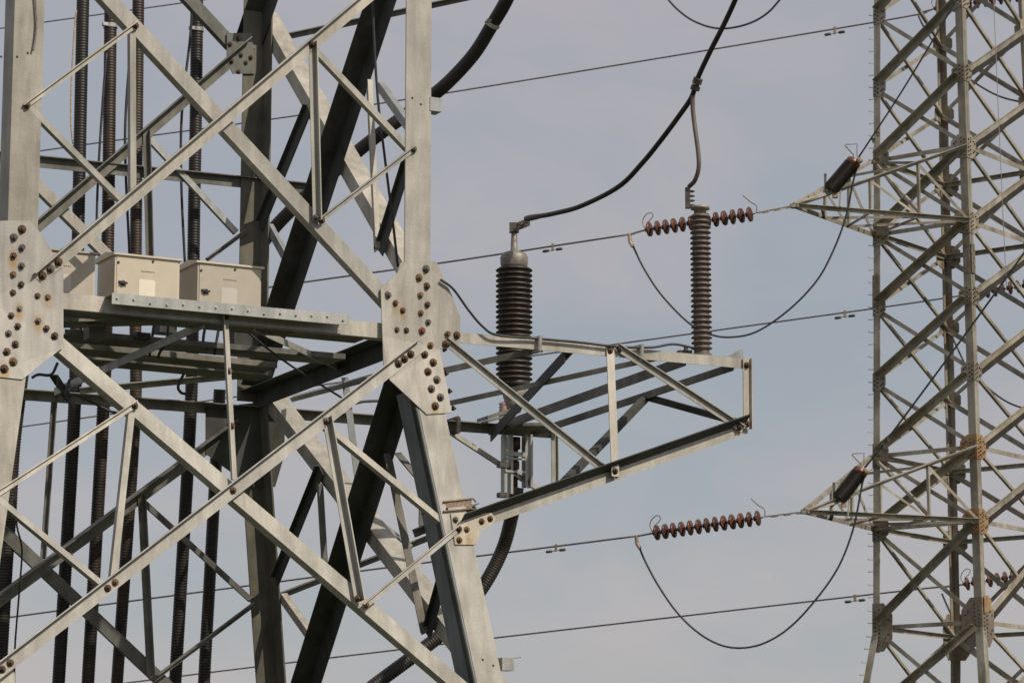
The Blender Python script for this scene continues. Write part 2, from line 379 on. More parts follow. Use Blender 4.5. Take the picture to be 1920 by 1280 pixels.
# bolt tails seen past the edge of the right leg and strap, tags
for u, v in ((832, 655), (835, 700), (842, 733), (849, 765)):
    p = P('F', u, v, -.05); bolt(T1, p, a, .024)
sw = G(); o_ = P('F', 836, 941, .004); e_ = P('F', 884, 936, .004)
sw.box(o_, e_ - o_, -b * .006, Z * -.10); sw.build('leg_strap', LINK, T1)
for v0, v1 in ((940, 934), (958, 953)):
    G().tube([P('F', 828, v0 + 2, -.05), P('F', 832, v0, .02), P('F', 886, v1, .02), P('F', 892, v1 + 6, -.12)], .009, 6).build('tie_wire', RUSTSTRAP, T1)
G().tube([P('F', 790, 963, -.2), P('F', 840, 953, .01)], .012, 6).build('strap_end', TERMINAL, T1)
# holes in the leg flanges (dark plugs)
hq = G()
for u, v in ((32, 107), (52, 100), (773, 184), (789, 196), (905, 1236), (925, 1247), (2, 107)):
    p = P('F', u, v, -.001); hq.lathe(p, nrm('F', p), [(0, .013), (.003, .013)], 10)
hq.build('bolt_hole', BLACK, T1)
# small brackets on the right leg
bq = G(); p = P('F', 806, 182); bq.box(p - b * .01, a * .14, b * .16, Z * -.15); bq.build('leg_bracket', GALV_NEW, T1)
p = P('F', 941, 1232); bq = G(); bq.box(p - b * .01, a * .14, b * .16, Z * -.13); bq.tube([p + a * .14, p + a * .22 + Z * .012], .006, 6); bq.build('leg_bracket', GALV_NEW, T1)

# back face, above the bend
KM = dict(depth=.10)
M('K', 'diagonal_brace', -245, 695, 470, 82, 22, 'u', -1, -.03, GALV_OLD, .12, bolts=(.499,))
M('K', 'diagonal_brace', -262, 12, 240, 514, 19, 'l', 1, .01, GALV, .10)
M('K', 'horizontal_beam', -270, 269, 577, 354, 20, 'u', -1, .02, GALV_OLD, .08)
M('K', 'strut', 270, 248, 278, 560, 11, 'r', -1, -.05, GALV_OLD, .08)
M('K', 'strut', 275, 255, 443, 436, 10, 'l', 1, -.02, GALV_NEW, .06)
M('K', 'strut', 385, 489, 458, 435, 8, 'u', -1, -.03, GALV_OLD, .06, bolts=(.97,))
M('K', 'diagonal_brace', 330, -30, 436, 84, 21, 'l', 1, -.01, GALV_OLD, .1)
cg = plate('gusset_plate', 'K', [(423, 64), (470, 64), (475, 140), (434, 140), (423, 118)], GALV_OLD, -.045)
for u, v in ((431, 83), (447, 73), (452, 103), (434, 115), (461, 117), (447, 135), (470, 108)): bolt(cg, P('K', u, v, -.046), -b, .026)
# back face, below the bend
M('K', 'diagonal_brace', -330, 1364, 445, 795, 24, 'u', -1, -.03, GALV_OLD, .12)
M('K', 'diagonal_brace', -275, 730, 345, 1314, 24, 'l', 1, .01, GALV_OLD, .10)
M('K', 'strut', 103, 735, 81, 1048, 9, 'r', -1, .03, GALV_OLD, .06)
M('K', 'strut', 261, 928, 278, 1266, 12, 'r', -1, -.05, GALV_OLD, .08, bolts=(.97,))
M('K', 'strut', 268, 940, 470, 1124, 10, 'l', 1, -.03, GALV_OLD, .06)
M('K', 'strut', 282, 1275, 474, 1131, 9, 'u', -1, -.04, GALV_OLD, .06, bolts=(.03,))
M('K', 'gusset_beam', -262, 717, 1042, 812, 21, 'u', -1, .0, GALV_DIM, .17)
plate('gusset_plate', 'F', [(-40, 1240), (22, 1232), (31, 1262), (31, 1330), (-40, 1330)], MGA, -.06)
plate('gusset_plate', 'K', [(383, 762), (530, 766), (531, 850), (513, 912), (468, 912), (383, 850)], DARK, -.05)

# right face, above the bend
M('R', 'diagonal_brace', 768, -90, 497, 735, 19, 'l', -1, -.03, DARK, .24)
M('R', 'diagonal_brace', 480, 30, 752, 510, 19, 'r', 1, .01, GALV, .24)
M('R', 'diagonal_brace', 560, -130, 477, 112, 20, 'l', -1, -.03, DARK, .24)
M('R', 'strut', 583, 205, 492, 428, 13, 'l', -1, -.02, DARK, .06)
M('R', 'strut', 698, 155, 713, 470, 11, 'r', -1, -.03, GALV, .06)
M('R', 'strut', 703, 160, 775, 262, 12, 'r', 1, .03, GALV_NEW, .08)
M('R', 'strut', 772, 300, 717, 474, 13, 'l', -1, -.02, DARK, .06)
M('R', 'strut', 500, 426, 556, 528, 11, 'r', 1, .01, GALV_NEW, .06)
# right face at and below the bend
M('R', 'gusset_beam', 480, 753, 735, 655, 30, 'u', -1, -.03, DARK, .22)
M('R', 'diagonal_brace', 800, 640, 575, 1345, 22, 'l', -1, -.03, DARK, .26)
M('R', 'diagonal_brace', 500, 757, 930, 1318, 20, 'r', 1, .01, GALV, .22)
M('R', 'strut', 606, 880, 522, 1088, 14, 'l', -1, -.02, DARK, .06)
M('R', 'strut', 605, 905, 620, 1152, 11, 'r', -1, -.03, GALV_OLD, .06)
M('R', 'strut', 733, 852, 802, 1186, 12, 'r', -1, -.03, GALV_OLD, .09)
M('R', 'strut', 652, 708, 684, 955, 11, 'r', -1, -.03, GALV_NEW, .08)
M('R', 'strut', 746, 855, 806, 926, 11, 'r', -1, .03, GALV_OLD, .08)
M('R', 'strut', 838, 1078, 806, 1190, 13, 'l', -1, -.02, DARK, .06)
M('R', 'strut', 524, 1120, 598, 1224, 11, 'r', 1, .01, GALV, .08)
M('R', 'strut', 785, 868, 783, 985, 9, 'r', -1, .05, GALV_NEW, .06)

# platform bracing and shelf beams inside the tower, at the bend
def H(name, q0, q1, wm, dpx, mat, dz0=0, dz1=None, down=True):
    p0 = q0 if isinstance(q0, Vector) else PH(*q0, dz0); p1 = q1 if isinstance(q1, Vector) else PH(*q1, dz0 if dz1 is None else dz1)
    return angle(name, T1, p0, p1, Z, None, 'u', -1 if down else 1, dpx / pxm((p0 + p1) / 2), 0, mat, wm=wm)
def FP(u, v, db): return hit(B0 + b * db, -b, u, v)        # vertical plane parallel to the front face, db behind it
for (u0, v0, u1, v1, db, h, m) in ((122, 622, 648, 668, 1.5, 10, GALV_OLD), (130, 645, 520, 684, 2.0, 11, GALV_OLD), (150, 664, 510, 698, 2.5, 13, GALV_OLD), (118, 598, 430, 590, .9, 10, GALV_OLD)):  # darker steel puts the shade below the boxes into the beam colour
    p0, p1 = FP(u0, v0, db), FP(u1, v1, db)
    angle('platform_beam', T1, p0, p1, -b, h, 'd', -1, .42, 0, m)
fq = G(); fq.box(FP(118, 580, .12), a * 3.3, b * .22, Z * -.03); fq.build('shade_plate', GALV_OLD, T1)  # narrow plate added for shade and a dark edge below the beam
p0, p1 = FP(100, 702, 2.4), FP(40, 716, .6)
angle('plan_brace', T1, p0, FP(132, 750, 3.4), Z, None, 'u', -1, .12, 0, DARK, wm=.1)
# small terminal housings and conduits hanging under the boxes
for x0, x1, y0, y1, db in ((168, 196, 596, 634, 1.3), (258, 281, 622, 634, 1.4), (300, 330, 602, 622, 2.4), (440, 482, 606, 652, 2.2)):
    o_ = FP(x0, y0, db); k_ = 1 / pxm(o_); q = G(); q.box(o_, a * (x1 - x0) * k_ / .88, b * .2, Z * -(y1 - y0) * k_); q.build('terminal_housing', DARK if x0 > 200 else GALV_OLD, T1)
for i, (x, db) in enumerate(((136, 1.0), (146, 1.05), (157, 1.1), (168, 1.15))):
    o_ = FP(x, 592, db); G().tube([o_ + Z * .05, o_ - Z * .02, o_ - Z * .06 + a * .05, o_ - Z * .06 + a * .25], .014, 8).build('conduit', TERMINAL, T1)
H('plan_brace', FP(388, 601, .12), FP(108, 728, 3.0), .09, 15, GALV_NEW)
H('plan_brace', FP(469, 609, .12), FP(636, 686, 2.4), .09, 12, GALV)
p0, p1 = FP(150, 733, 3.6), FP(470, 703, 2.9)
angle('platform_beam', T1, p0, p1, -b, 11, 'u', 1, .1, 0, GALV)
p0, p1 = FP(545, 750, 4.0), FP(690, 711, 1.2)
angle('platform_beam', T1, p0, p1, -b, 9, 'u', 1, .08, 0, GALV_NEW)
# crossarm to the right: front truss
AFe = P('F', 1408, 682); AFl = P('F', 1408, 806)
chB = P('F', 850, 631)
angle('crossarm_chord', T1, chB, P('F', 1406, 682), -b, 19, 'u', -1, .16, -.012, GALV)
pE, pF = P('F', 870, 990), hit(B0, -b, 1404, 802)
cq = G(); cdir = (pF - pE).normalized(); cs = (-b).cross(cdir); cs = cs if cs.z > 0 else -cs
th = math.radians(32); co = cs * math.sin(th) - b * math.cos(th); cin = b * .012
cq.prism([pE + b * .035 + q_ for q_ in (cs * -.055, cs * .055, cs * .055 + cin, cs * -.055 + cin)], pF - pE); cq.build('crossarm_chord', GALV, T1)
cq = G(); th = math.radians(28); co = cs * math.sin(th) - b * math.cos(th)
cq.prism([pE + b * .035 + q_ for q_ in (cs * .056, cs * .056 + co * .18, cs * .068 + co * .18, cs * .068 + cin, cs * .056 + cin)], pF - pE); cq.build('crossarm_chord', DARK, T1)  # separate flange coloured dark as the chord's shaded underside
M('F', 'crossarm_strut', 1144, 648, 1154, 893, 14, 'r', -1, .004, bolts=(.04, .96))
def FF(u, v): return hit(B0, -b, u, v)
angle('crossarm_strut', T1, FF(1399, 672), FF(1400, 804), -b, 14, 'r', 1, .05, .004, GALV, bolts=(.1, .93), br=.03)
angle('crossarm_strut', T1, FF(833, 640), FF(1145, 893), -b, 13, 'u', 1, .05, .016, GALV, bolts=(.015, .975), br=.03)
angle('crossarm_strut', T1, FF(1156, 651), FF(1392, 805), -b, 13, 'u', 1, .05, .004, GALV, bolts=(.02, .97), br=.03)
# plan members between the trusses
def KK(u, v, db=0): return hit(C0 + b * db, b, u, v)
H('crossarm_beam', FP(1300, 668, .05), KK(930, 800), .22, 18, GALV_OLD)
H('crossarm_beam', FP(1385, 681, .05), KK(1008, 806), .16, 14, GALV_OLD)
H('plan_brace', FP(1235, 667, .05), FP(800, 762, 2.8), .09, 10, GALV_OLD)
H('plan_brace', FP(1020, 649, .05), FP(800, 698, 1.2), .10, 12, GALV_OLD)
H('plan_brace', FP(1068, 656, .05), KK(928, 808), .12, 22, DARK)
pm = FP(1212, 738, 2.0)
H('knee_brace', FP(1050, 905, .1), pm, .08, 12, DARK)
H('knee_brace', pm, FP(1388, 786, .1), .08, 12, DARK)
angle('end_plate', T1, FF(1330, 672) + b * .06, FF(1398, 676) + b * .06, -b, None, 'u', -1, .05, 0, GALV_NEW, wm=.10)
q = G(); q.prism([FF(1366, 668) + b * .04, FF(1396, 652) + b * .04, FF(1398, 674) + b * .04], b * .012); q.prism([FF(1050, 640) + b * .1, FF(1066, 633) + b * .1, FF(1068, 642) + b * .1, FF(1050, 646) + b * .1], b * .012)
q.build('end_cleat', GALV_NEW, T1)
# back truss
cK = P('K', 520, 1118); cE = KK(1046, 913)
angle('crossarm_chord', T1, cK, cE, b, 12, 'u', -1, .10, -.02, GALV_OLD)
angle('crossarm_strut', T1, KK(1037, 815), KK(1038, 915), b, 11, 'r', -1, .05, -.02, CHALK)
angle('crossarm_strut', T1, KK(845, 812), KK(1005, 916), b, 10, 'd', -1, .05, -.02, GALV)
angle('crossarm_strut', T1, KK(660, 940), KK(770, 1026), b, 9, 'd', -1, .05, -.02, GALV_NEW)
M('K', 'crossarm_chord', 500, 78, 900, -8, 10, 'u', -1, .0, GALV_OLD, .1)
angle('crossarm_strut', T1, P('F', 775, 1000, -.5), P('F', 892, 952, -.5), -b, 16, 'u', 1, .1, 0, GALV_OLD)
# support frame of the cable end under the back chord
q = G()
c = KK(945, 815, -.1)
k_ = 1 / pxm(c)
for u in (946, 958, 985, 995):
    x0 = KK(u, 814, -.12); q.box(x0, a * 5 * k_, b * .10, Z * -(112 if u < 970 else 100) * k_)
for y, h in ((845, 8), (856, 4), (880, 4)): q.box(KK(946, y, -.14), a * 46 * k_, b * .02, Z * -h * k_)
q.build('cable_support_frame', GALV_NEW, T1)
for y in (866, 922): G().box(KK(938, y, -.2), a * 18 * k_, b * .1, Z * -9 * k_).build('cable_cleat', TERMINAL, T1)

# ------------------------------------------------------------------ junction boxes on the platform
def control_box(xl, yl, xr, yr, yb, label):
    fl, fr = FP(xl, yl, .62), FP(xr, yr, .62)
    w = (fr - fl).dot(a); k = pxm(fl); h = (yb - yl) / k; d = .52
    t = thing('control_box', label, 'junction box', fl - Z * h, 'beige junction boxes on the tower platform')
    q = G(); q.box(fl - Z * h, a * w, b * d, Z * h); q.build('body', BOXPAINT, t)
    q = G(); o = fl - a * .025 - b * .03
    q.prism([o, o - Z * .02, o + b * (d + .06) - Z * .02, o + b * (d + .06) + Z * .03, o + b * (d / 2) + Z * .05], a * (w + .05)); q.build('lid', BOXPAINT, t)
    q = G(); q.box(fl - Z * (h - .025) + a * .02 - b * .008, a * (w - .04), b * .0075, Z * (h - .05)); dr = q.build('door', BOXPAINT, t)
    f = -b * .008
    c = fl + f + a * w * .12 - Z * h * .64
    q = G(); q.lathe(c, -b, [(0, .03), (.012, .03), (.016, .018), (.035, .018)], 14); q.box(c - b * .03 - a * .035 - Z * .012, a * .08, b * .012, Z * .02); q.build('handle', BLACK, dr)
    q = G(); sx, sz, ww, hh = w * .37, h * .9, w * .25, h * .38
    rr = .02; o = fl + f - b * .0003 + a * sx - Z * sz; pl = []
    for cx, cz, t0 in ((ww - rr, hh - rr, 0), (rr, hh - rr, 90), (rr, rr, 180), (ww - rr, rr, 270)):
        for j in range(5):
            th = math.radians(t0 + j * 22.5); pl.append(o + a * (cx + rr * math.cos(th)) + Z * (cz + rr * math.sin(th)))
    q.prism(pl, -b * .003); q.build('sticker', STICKER, dr)
    q = G()
    for j in range(7): q.box(fl + f + a * (w * .40 + j * .022) - Z * h * .36, a * .014, -b * .001, Z * .012)
    q.build('faded_lettering', TERMINAL, dr)
    for sx_, sz_ in ((.05, .2), (.58, .11), (.07, .62)):
        q = G(); q.lathe(fl + f + a * w * sx_ - Z * h * sz_, -b, [(0, .013), (.01, .013), (.014, .008)], 10); q.build('screw', TERMINAL, dr)
    q = G(); q.box(fl + a * w + b * .2 - Z * h * .4, a * .03, b * .06, Z * .10); q.build('hinge', TERMINAL, t)
control_box(60, 462, 179, 473, 552, 'leftmost beige junction box, half hidden behind the left gusset plate')
control_box(216, 474, 337, 486, 562, 'beige junction box in the middle of the three on the platform')
control_box(371, 489, 490, 501, 578, 'rightmost of the three beige junction boxes, beside the dark back leg')

# ------------------------------------------------------------------ corrugated power cables
def KO(u, v, off): return P('K', u, v, off)
def power_cable(name, pts3, r, mat, label, cat='power cable', group=None, bands=(), rib=.034, n=8):
    path = spline(pts3, n)
    o = G().tube(path, r, 16, rib, r * .05).build(name, mat, None, True, org=path[0])
    tag(o, label, cat, group)
    for i in bands:
        p = path[i]; d = (path[min(i + 1, len(path) - 1)] - path[max(i - 1, 0)]).normalized()
        q = G().lathe(p - d * .035, d, [(0, r * .9), (0, r * 1.12), (.05, r * 1.12), (.05, r * .9)], 20)
        q.box(p - d * .03 - a * (r * 1.5) - b * r, a * .06, b * .06, d * .04)
        q.build('clamp_band', BAND, o)
    return o
CG = 'corrugated power cables rising behind the junction boxes'
def kc(*pts, off=.45): return [KO(u, v, off) for u, v in pts]
power_cable('power_cable', kc((157, -60), (152, 164), (148, 361), (143, 620), (138, 800), (110, 1276), (104, 1380)), .078, CABLE, 'leftmost of the four black corrugated cables seen above the junction boxes', group=CG)
power_cable('power_cable', kc((208, -60), (207, 51), (205, 230), (203, 394), (199, 620), (192, 800), (165, 1276), (159, 1380)), .078, CABLE_OLD, 'left one of the two corrugated cables with a bright clamp band high up, browner', group=CG, bands=(8,))
power_cable('power_cable', kc((260, -60), (257, 230), (255, 433), (254, 620), (252, 800), (220, 1270), (213, 1380), off=.5), .074, CABLE_OLD, 'brownish corrugated cable passing behind the pale vertical strut above the middle box', group=CG)
power_cable('power_cable', kc((370, -60), (369, 58), (367, 230), (364, 394), (361, 620), (356, 800), (329, 1270), (322, 1380)), .078, CABLE, 'corrugated cable behind the rightmost junction box, with a bright clamp band high up', group=CG, bands=(8,))
power_cable('power_cable', kc((40, 700), (24, 837), (17, 960), (10, 1062), (2, 1200), (-6, 1330), off=.1), .09, CABLE, 'thick black cable at the left edge below the left gusset plate', group=CG)
power_cable('power_cable', kc((412, 730), (402, 924), (393, 1090), (384, 1250), (378, 1380), off=.6), .076, CABLE, 'black cable just left of the dark back leg, below the platform', group=CG)
# upper sweeping cable, right of the leg, and the lower one
up_ = [(975, -60), (950, 0), (924, 45), (890, 100), (845, 150), (805, 184), (730, 238), (672, 283), (612, 335), (550, 390), (500, 445), (470, 500)]
depth = [1.8 + 3.4 * i / 11 for i in range(12)]
power_cable('curved_cable', [FP(u, v, d) for (u, v), d in zip(up_, depth)], .083, CABLE, 'thick corrugated cable curving from the upper edge down behind the right front leg', bands=(16,))
lo_ = [(966, 915), (960, 965), (942, 1030), (905, 1100), (850, 1168), (790, 1218), (700, 1285), (620, 1350)]
power_cable('curved_cable', [KK(*lo_[0]) - b * .05, KK(*lo_[1])] + [FP(u, v, 4.9 + .12 * i) for i, (u, v) in enumerate(lo_[2:])], .088, CABLE, 'thick corrugated cable curving down to the left under the crossarm')

# thin control cables beside the power cables
def wire(name, pts, r, mat, label, cat, group=None, n=8, seg=8):
    path = spline(pts, n); o = G().tube(path, r, seg).build(name, mat, None, True, org=path[0])
    return tag(o, label, cat, group)
CW = 'thin dark control cables hanging beside the corrugated cables'
wire('control_cable', kc((143, 20), (138, 80), (134, 160), (133, 230), (137, 270), off=.3), .010, LINK, 'pale brown thin cable looping left of the leftmost upper corrugated cable', 'cable', CW)
wire('control_cable', kc((200, 100), (193, 184), (184, 328), (180, 460), off=.3), .015, WIRE, 'thin dark cable hanging between the first and second corrugated cables', 'cable', CW)
wire('control_cable', kc((246, 60), (243, 108), (235, 230), (236, 330), (243, 480), off=.3), .016, WIRE, 'thin dark cable left of the corrugated cable behind the vertical strut', 'cable', CW)
wire('control_cable', kc((360, 0), (357, 66), (341, 213), (340, 345), (347, 500), off=.3), .016, WIRE, 'thin dark cable left of the corrugated cable behind the rightmost box', 'cable', CW)
wire('control_cable', [P('F', u, v, .03) for u, v in ((65, -20), (68, 20), (69, 43), (66, 75), (62, 95))], .010, HORN, 'short grey wire beside the left leg at the upper left corner', 'cable')
wire('control_cable', kc((26, 930), (32, 987), (41, 1030), (36, 1110), (28, 1213), (27, 1300), off=-.3), .011, WIRE, 'thin black wire hanging at the lower left below the strut joint', 'cable')
# dangling leads under the platform
for pts, lb in (([(290, 600), (284, 640), (280, 668)], 'short black lead hanging under the platform below the middle box'),
                ([(316, 600), (312, 640), (300, 660), (296, 672)], 'black lead bent under the gap between the middle and right boxes'),
                ([(345, 700), (334, 724), (340, 736), (350, 738)], 'hooked black lead under the platform beside the fourth cable'),
                ([(385, 610), (381, 640), (389, 655)], 'short dark lead left of the long pale strut under the rightmost box'),
                ([(412, 605), (406, 640), (402, 665)], 'short black lead just left of the strut below the rightmost box'),
                ([(130, 712), (126, 740), (150, 742), (205, 770), (236, 776)], 'dark cable sagging across below the platform at the left'),
                ([(108, 680), (96, 702), (72, 702), (60, 708)], 'bent black conduit end beside the left gusset plate')):
    wire('lead', [FP(u, v, 1.6) for u, v in pts], .016, WIRE, lb, 'cable', 'leads hanging under the platform', 6)
wire('lead', [FP(446, 607, .6), FP(500, 652, 1.0), FP(560, 695, 1.4), FP(640, 745, 1.8)], .012, WIRE, 'straight black wire slanting across under the beam right of the boxes', 'cable')
wire('lead', [FP(660, 757, 2), FP(690, 752, 2), FP(741, 754, 2), FP(790, 775, 2.0)], .016, WIRE, 'black lead arching just left of the foot of the right gusset plate', 'cable')
wire('ground_wire', [FP(u, v, .35) for u, v in ((698, -30), (701, 60), (708, 180), (722, 300), (737, 420), (746, 500))], .014, WIRE, 'thin black wire running down inside the tower to the right gusset plate', 'cable')

# ------------------------------------------------------------------ cable termination (thick) and arrester (slim)
def shed_profile(h0, h1, n, rc, rs):
    pr = []; p = (h1 - h0) / n
    for i in range(n):
        z = h0 + p * i
        pr += [(z, rc), (z + p * .30, rc * 1.01), (z + p * .40, rs * .98), (z + p * .52, rs), (z + p * .95, rc * 1.03)]
    return pr + [(h1, rc)]
cb = FP(964, 716, 4.3); k = 1 / pxm(cb)
T = thing('cable_termination', 'thick dark brown ribbed cable termination standing through the crossarm', 'insulator', cb)
G().lathe(cb, Z, [(-10 * k, 26 * k), (0, 30 * k)] + shed_profile(0, 218 * k, 22, 28.5 * k, 35 * k), 40).build('ribbed_body', DARKPORC, T, True)
G().lathe(cb, Z, [(218 * k, 24 * k), (222 * k, 25 * k), (226 * k, 26 * k), (238 * k, 26.5 * k), (246 * k, 22 * k), (249 * k, 14 * k), (250 * k, 7 * k), (270 * k, 6 * k), (288 * k, 5.2 * k), (289 * k, 0)], 32).build('top_cap', ALU, T, True)
tp = cb + Z * 288 * k
q = G(); q.box(tp - RT * 9 * k - FW * .05, RT * 18 * k, V((0, .1, 0)), Z * 18 * k); q.box(tp + RT * 6 * k - FW * .06 + Z * 2 * k, RT * 24 * k + Z * 10 * k, V((0, .02, 0)), Z * 10 * k)
q.box(tp + RT * 8 * k + Z * 9 * k - V((0, .07, 0)), RT * 20 * k + Z * 8 * k, V((0, .015, 0)), Z * 8 * k)
for j in range(4): q.lathe(tp + RT * (10 + (j % 2) * 12) * k + Z * (6 + 6 * (j // 2) + (j % 2) * 4) * k - V((0, .09, 0)), V((0, -1, 0)), [(0, 2.4 * k), (.03, 2.4 * k)], 6)
q.build('terminal_clamp', TERMINAL, T)
q = G(); q.lathe(cb, Z, [(-58 * k, 12 * k), (-42 * k, 17 * k), (-24 * k, 22 * k), (-12 * k, 22 * k)], 24); q.build('base_adapter', ALU, T, True)
q = G(); q.lathe(cb - RT * 18 * k, Z, [(z_ * k, (9 if i % 2 else 11) * k) for i, z_ in enumerate(range(-84, -38, 3))], 16); q.build('ringed_sleeve', PINK, T, True)
q = G(); q.box(cb - RT * 56 * k - Z * 66 * k - b * .1, RT * 55 * k + Z * 18 * k, b * .3, Z * -7 * k); q.box(cb - RT * 56 * k - Z * 74 * k - b * .1, RT * 60 * k + Z * 18 * k, b * .3, Z * -5 * k); q.box(cb - RT * 30 * k - Z * 80 * k - b * .15, RT * 90 * k, b * .5, Z * -6 * k); q.build('base_plate', GALV_OLD, T)
q = G(); q.lathe(KK(963, 820), -Z, [(0, 13 * k), (22 * k, 13 * k), (23 * k, 9 * k), (45 * k, 9 * k), (46 * k, 11 * k), (60 * k, 11 * k), (61 * k, 8 * k), (110 * k, 8 * k)], 20); q.build('cable_tail', HEATSHRINK, T, True)
top_thick = tp + Z * 8 * k

ab = FP(1316, 664, .28); k = 1 / pxm(ab)
T = thing('surge_arrester', 'slim grey brown ribbed arrester standing near the outer end of the crossarm', 'insulator', ab)
G().lathe(ab, Z, [(-12 * k, 19 * k), (0, 19 * k), (1 * k, 15 * k)] + shed_profile(6 * k, 268 * k, 26, 14.6 * k, 20 * k), 32).build('ribbed_body', GREYPORC, T, True)
G().lathe(ab, Z, [(268 * k, 12 * k), (277 * k, 11.5 * k), (278 * k, 18 * k), (283 * k, 18 * k), (284 * k, 9 * k), (286 * k, 0)], 24).build('top_cap', ALU, T, True)
q = G(); o = ab + Z * 280 * k
q.box(o - RT * 28 * k - V((0, .03, 0)), RT * 9 * k, V((0, .06, 0)), Z * 40 * k); q.box(o - RT * 20 * k - V((0, .02, 0)), RT * 12 * k, V((0, .04, 0)), Z * 6 * k)
for j in range(4): q.lathe(o - RT * 19 * k + Z * (6 + 9 * j) * k, RT, [(0, 2.6 * k), (6 * k, 2.6 * k), (6 * k, 1.6 * k), (9 * k, 1.6 * k)], 8)
q.build('terminal_clamp', TERMINAL, T)
q = G()
q.box(ab - RT * 42 * k - Z * 4 * k, RT * 24 * k, b * .06, Z * 12 * k); q.lathe(ab - RT * 30 * k + Z * 6 * k, Z, [(0, 4 * k), (8 * k, 4 * k)], 8); q.build('earth_terminal', TERMINAL, T)
arr_top = o + Z * 36 * k - RT * 18 * k

# heavy black jumper with tee clamp
e1 = top_thick + RT * .05
S_, E_ = top_thick, arr_top
pts = [vplane(S_, E_, u, v) for u, v in ((1008, 406), (1040, 400), (1090, 386), (1160, 350), (1205, 305), (1240, 262), (1275, 215), (1297, 182), (1307, 150), (1330, 100), (1358, 45), (1382, -8), (1400, -60))]
jc = wire('jumper_cable', pts, .030, CABLE, 'heavy black jumper cable rising from the thick termination to the upper edge', 'cable', n=8, seg=12)
q = G(); p = vplane(S_, E_, 1306, 158); d = (pts[8] - pts[7]).normalized()
q.lathe(p - d * .07, d, [(0, .03), (0, .055), (.045, .055), (.045, .035), (.08, .035), (.08, .055), (.14, .055), (.14, .03)], 16); q.box(p - V((.05, .05, .02)), V((.1, 0, 0)), V((0, .03, 0)), V((0, 0, .05))); q.build('tee_clamp', TERMINAL, jc)
q = G(); p = pts[0]; d = (pts[1] - pts[0]).normalized(); q.lathe(p - d * .28, d, [(0, .035), (.1, .04), (.25, .036), (.33, .031)], 14); q.build('cable_lug', TERMINAL, jc)
wire('drop_lead', [vplane(S_, E_, u, v) for u, v in ((1299, 176), (1299, 205), (1303, 240), (1309, 285), (1310, 315), (1303, 338), (1292, 350))], .026, GREYPORC, 'short brown lead dropping from the tee clamp to the slim arrester', 'cable', seg=12)
wire('earth_cable', [FP(u, v, -.05) for u, v in ((826, 524), (850, 542), (879, 582), (905, 612), (932, 628))] + [FP(u, v, -.03) for u, v in ((1000, 634), (1080, 641), (1160, 650), (1222, 651), (1262, 645), (1300, 652))], .014, WIRE, 'black cable looping from the right gusset plate along the crossarm top chord', 'cable')
for u, v, lb in ((1009, 645, 'bright clamp ring round the crossarm chord beside the thick termination'), (1200, 661, 'bright clamp ring round the crossarm chord nearer the slim arrester')):
    p = FF(u, v); k2 = 1 / pxm(p); q = G()
    path = [p - Z * 13 * k2 - b * .03, p + Z * 13 * k2 - b * .05, p + Z * 14 * k2 + b * .1, p - Z * 13 * k2 + b * .1, p - Z * 13 * k2 - b * .03]
    q.tube(path, .022, 8); tag(q.build('clamp_ring', BAND, None, org=p), lb, 'clamp', 'clamp rings on the crossarm chord')
p = KK(856, 797, -.12); q = G().tube([p + Z * .08 - b * .04, p - Z * .08 - b * .04, p - Z * .08 + b * .2, p + Z * .08 + b * .2, p + Z * .08 - b * .04], .035, 8)
tag(q.build('clamp_ring', TERMINAL, None, org=p), 'dark clamp ring round the back chord, just right of the gusset plate foot', 'clamp')

# ------------------------------------------------------------------ far tower
AL = math.radians(37.9)
e = V((math.cos(AL), -math.sin(AL), 0)); n2 = V((-math.sin(AL), -math.cos(AL), 0))
rr_ = ray(1824, 620); Fr0 = CAM + rr_ * (47 / rr_.y); ZR = Fr0.z
PX2 = pxm(Fr0)
WID = 185 / math.cos(AL) / PX2 * 1.02; HW = WID / 2
CT = Fr0 - e * (HW * .90) - n2 * (HW * 1.20)
def hw(z): return HW * (1 + .018 * (ZR - z)) + max(0, ZL[8] - z) * .11
def c2(i, z):
    h = hw(z); return CT.xy.to_3d() + e * (h * .90 * (-1, 1, 1, -1)[i]) + n2 * (h * 1.20 * (1, 1, -1, -1)[i]) + Z * z   # 0 left, 1 front, 2 right, 3 back
levels = [-290, -150, -8, 131, 270, 412, 552, 695, 1166]
fy = [-290, -150, -8, 131, 270, 412, 552, 695, 837, 977, 1166, 1360, 1580]
ZL = []
for y in fy:
    rr2 = ray(1824, y); ZL.append((CAM + rr2 * (Fr0.y / rr2.y)).z)
ZL_BEND = ZL[10]
def hw(z): return HW * (1 + .016 * (ZR - z)) + max(0, ZL_BEND - z) * .13
T2 = thing('lattice_tower', 'slender rust spotted lattice tower at the right edge with two pointed crossarms', 'tower', CT.xy.to_3d())
for i, (d1, d2) in enumerate(((e, -n2), (-e, -n2), (-e, n2), (e, n2))):
    leg('leg', T2, [c2(i, ZL[0]), c2(i, ZL_BEND), c2(i, -.05)], d1, .125 if i != 1 else .14, d2, .125 if i != 1 else .13, FAR if i != 3 else FAR_DIRTY_SHADED, t=.014)
faces = ((0, 1, n2), (1, 2, e), (3, 2, -n2), (0, 3, -e))       # left..right corner, outward normal
style = {0: (11, 8), 1: (10, 4), 2: (7, 9), 3: (6, 7)}
def A2(name, p0, p1, n, w, side='u', outw=1, depth=.06, off=0, mat=FAR): return angle(name, T2, p0, p1, n, w, side, outw, depth, off, mat, t=.008)
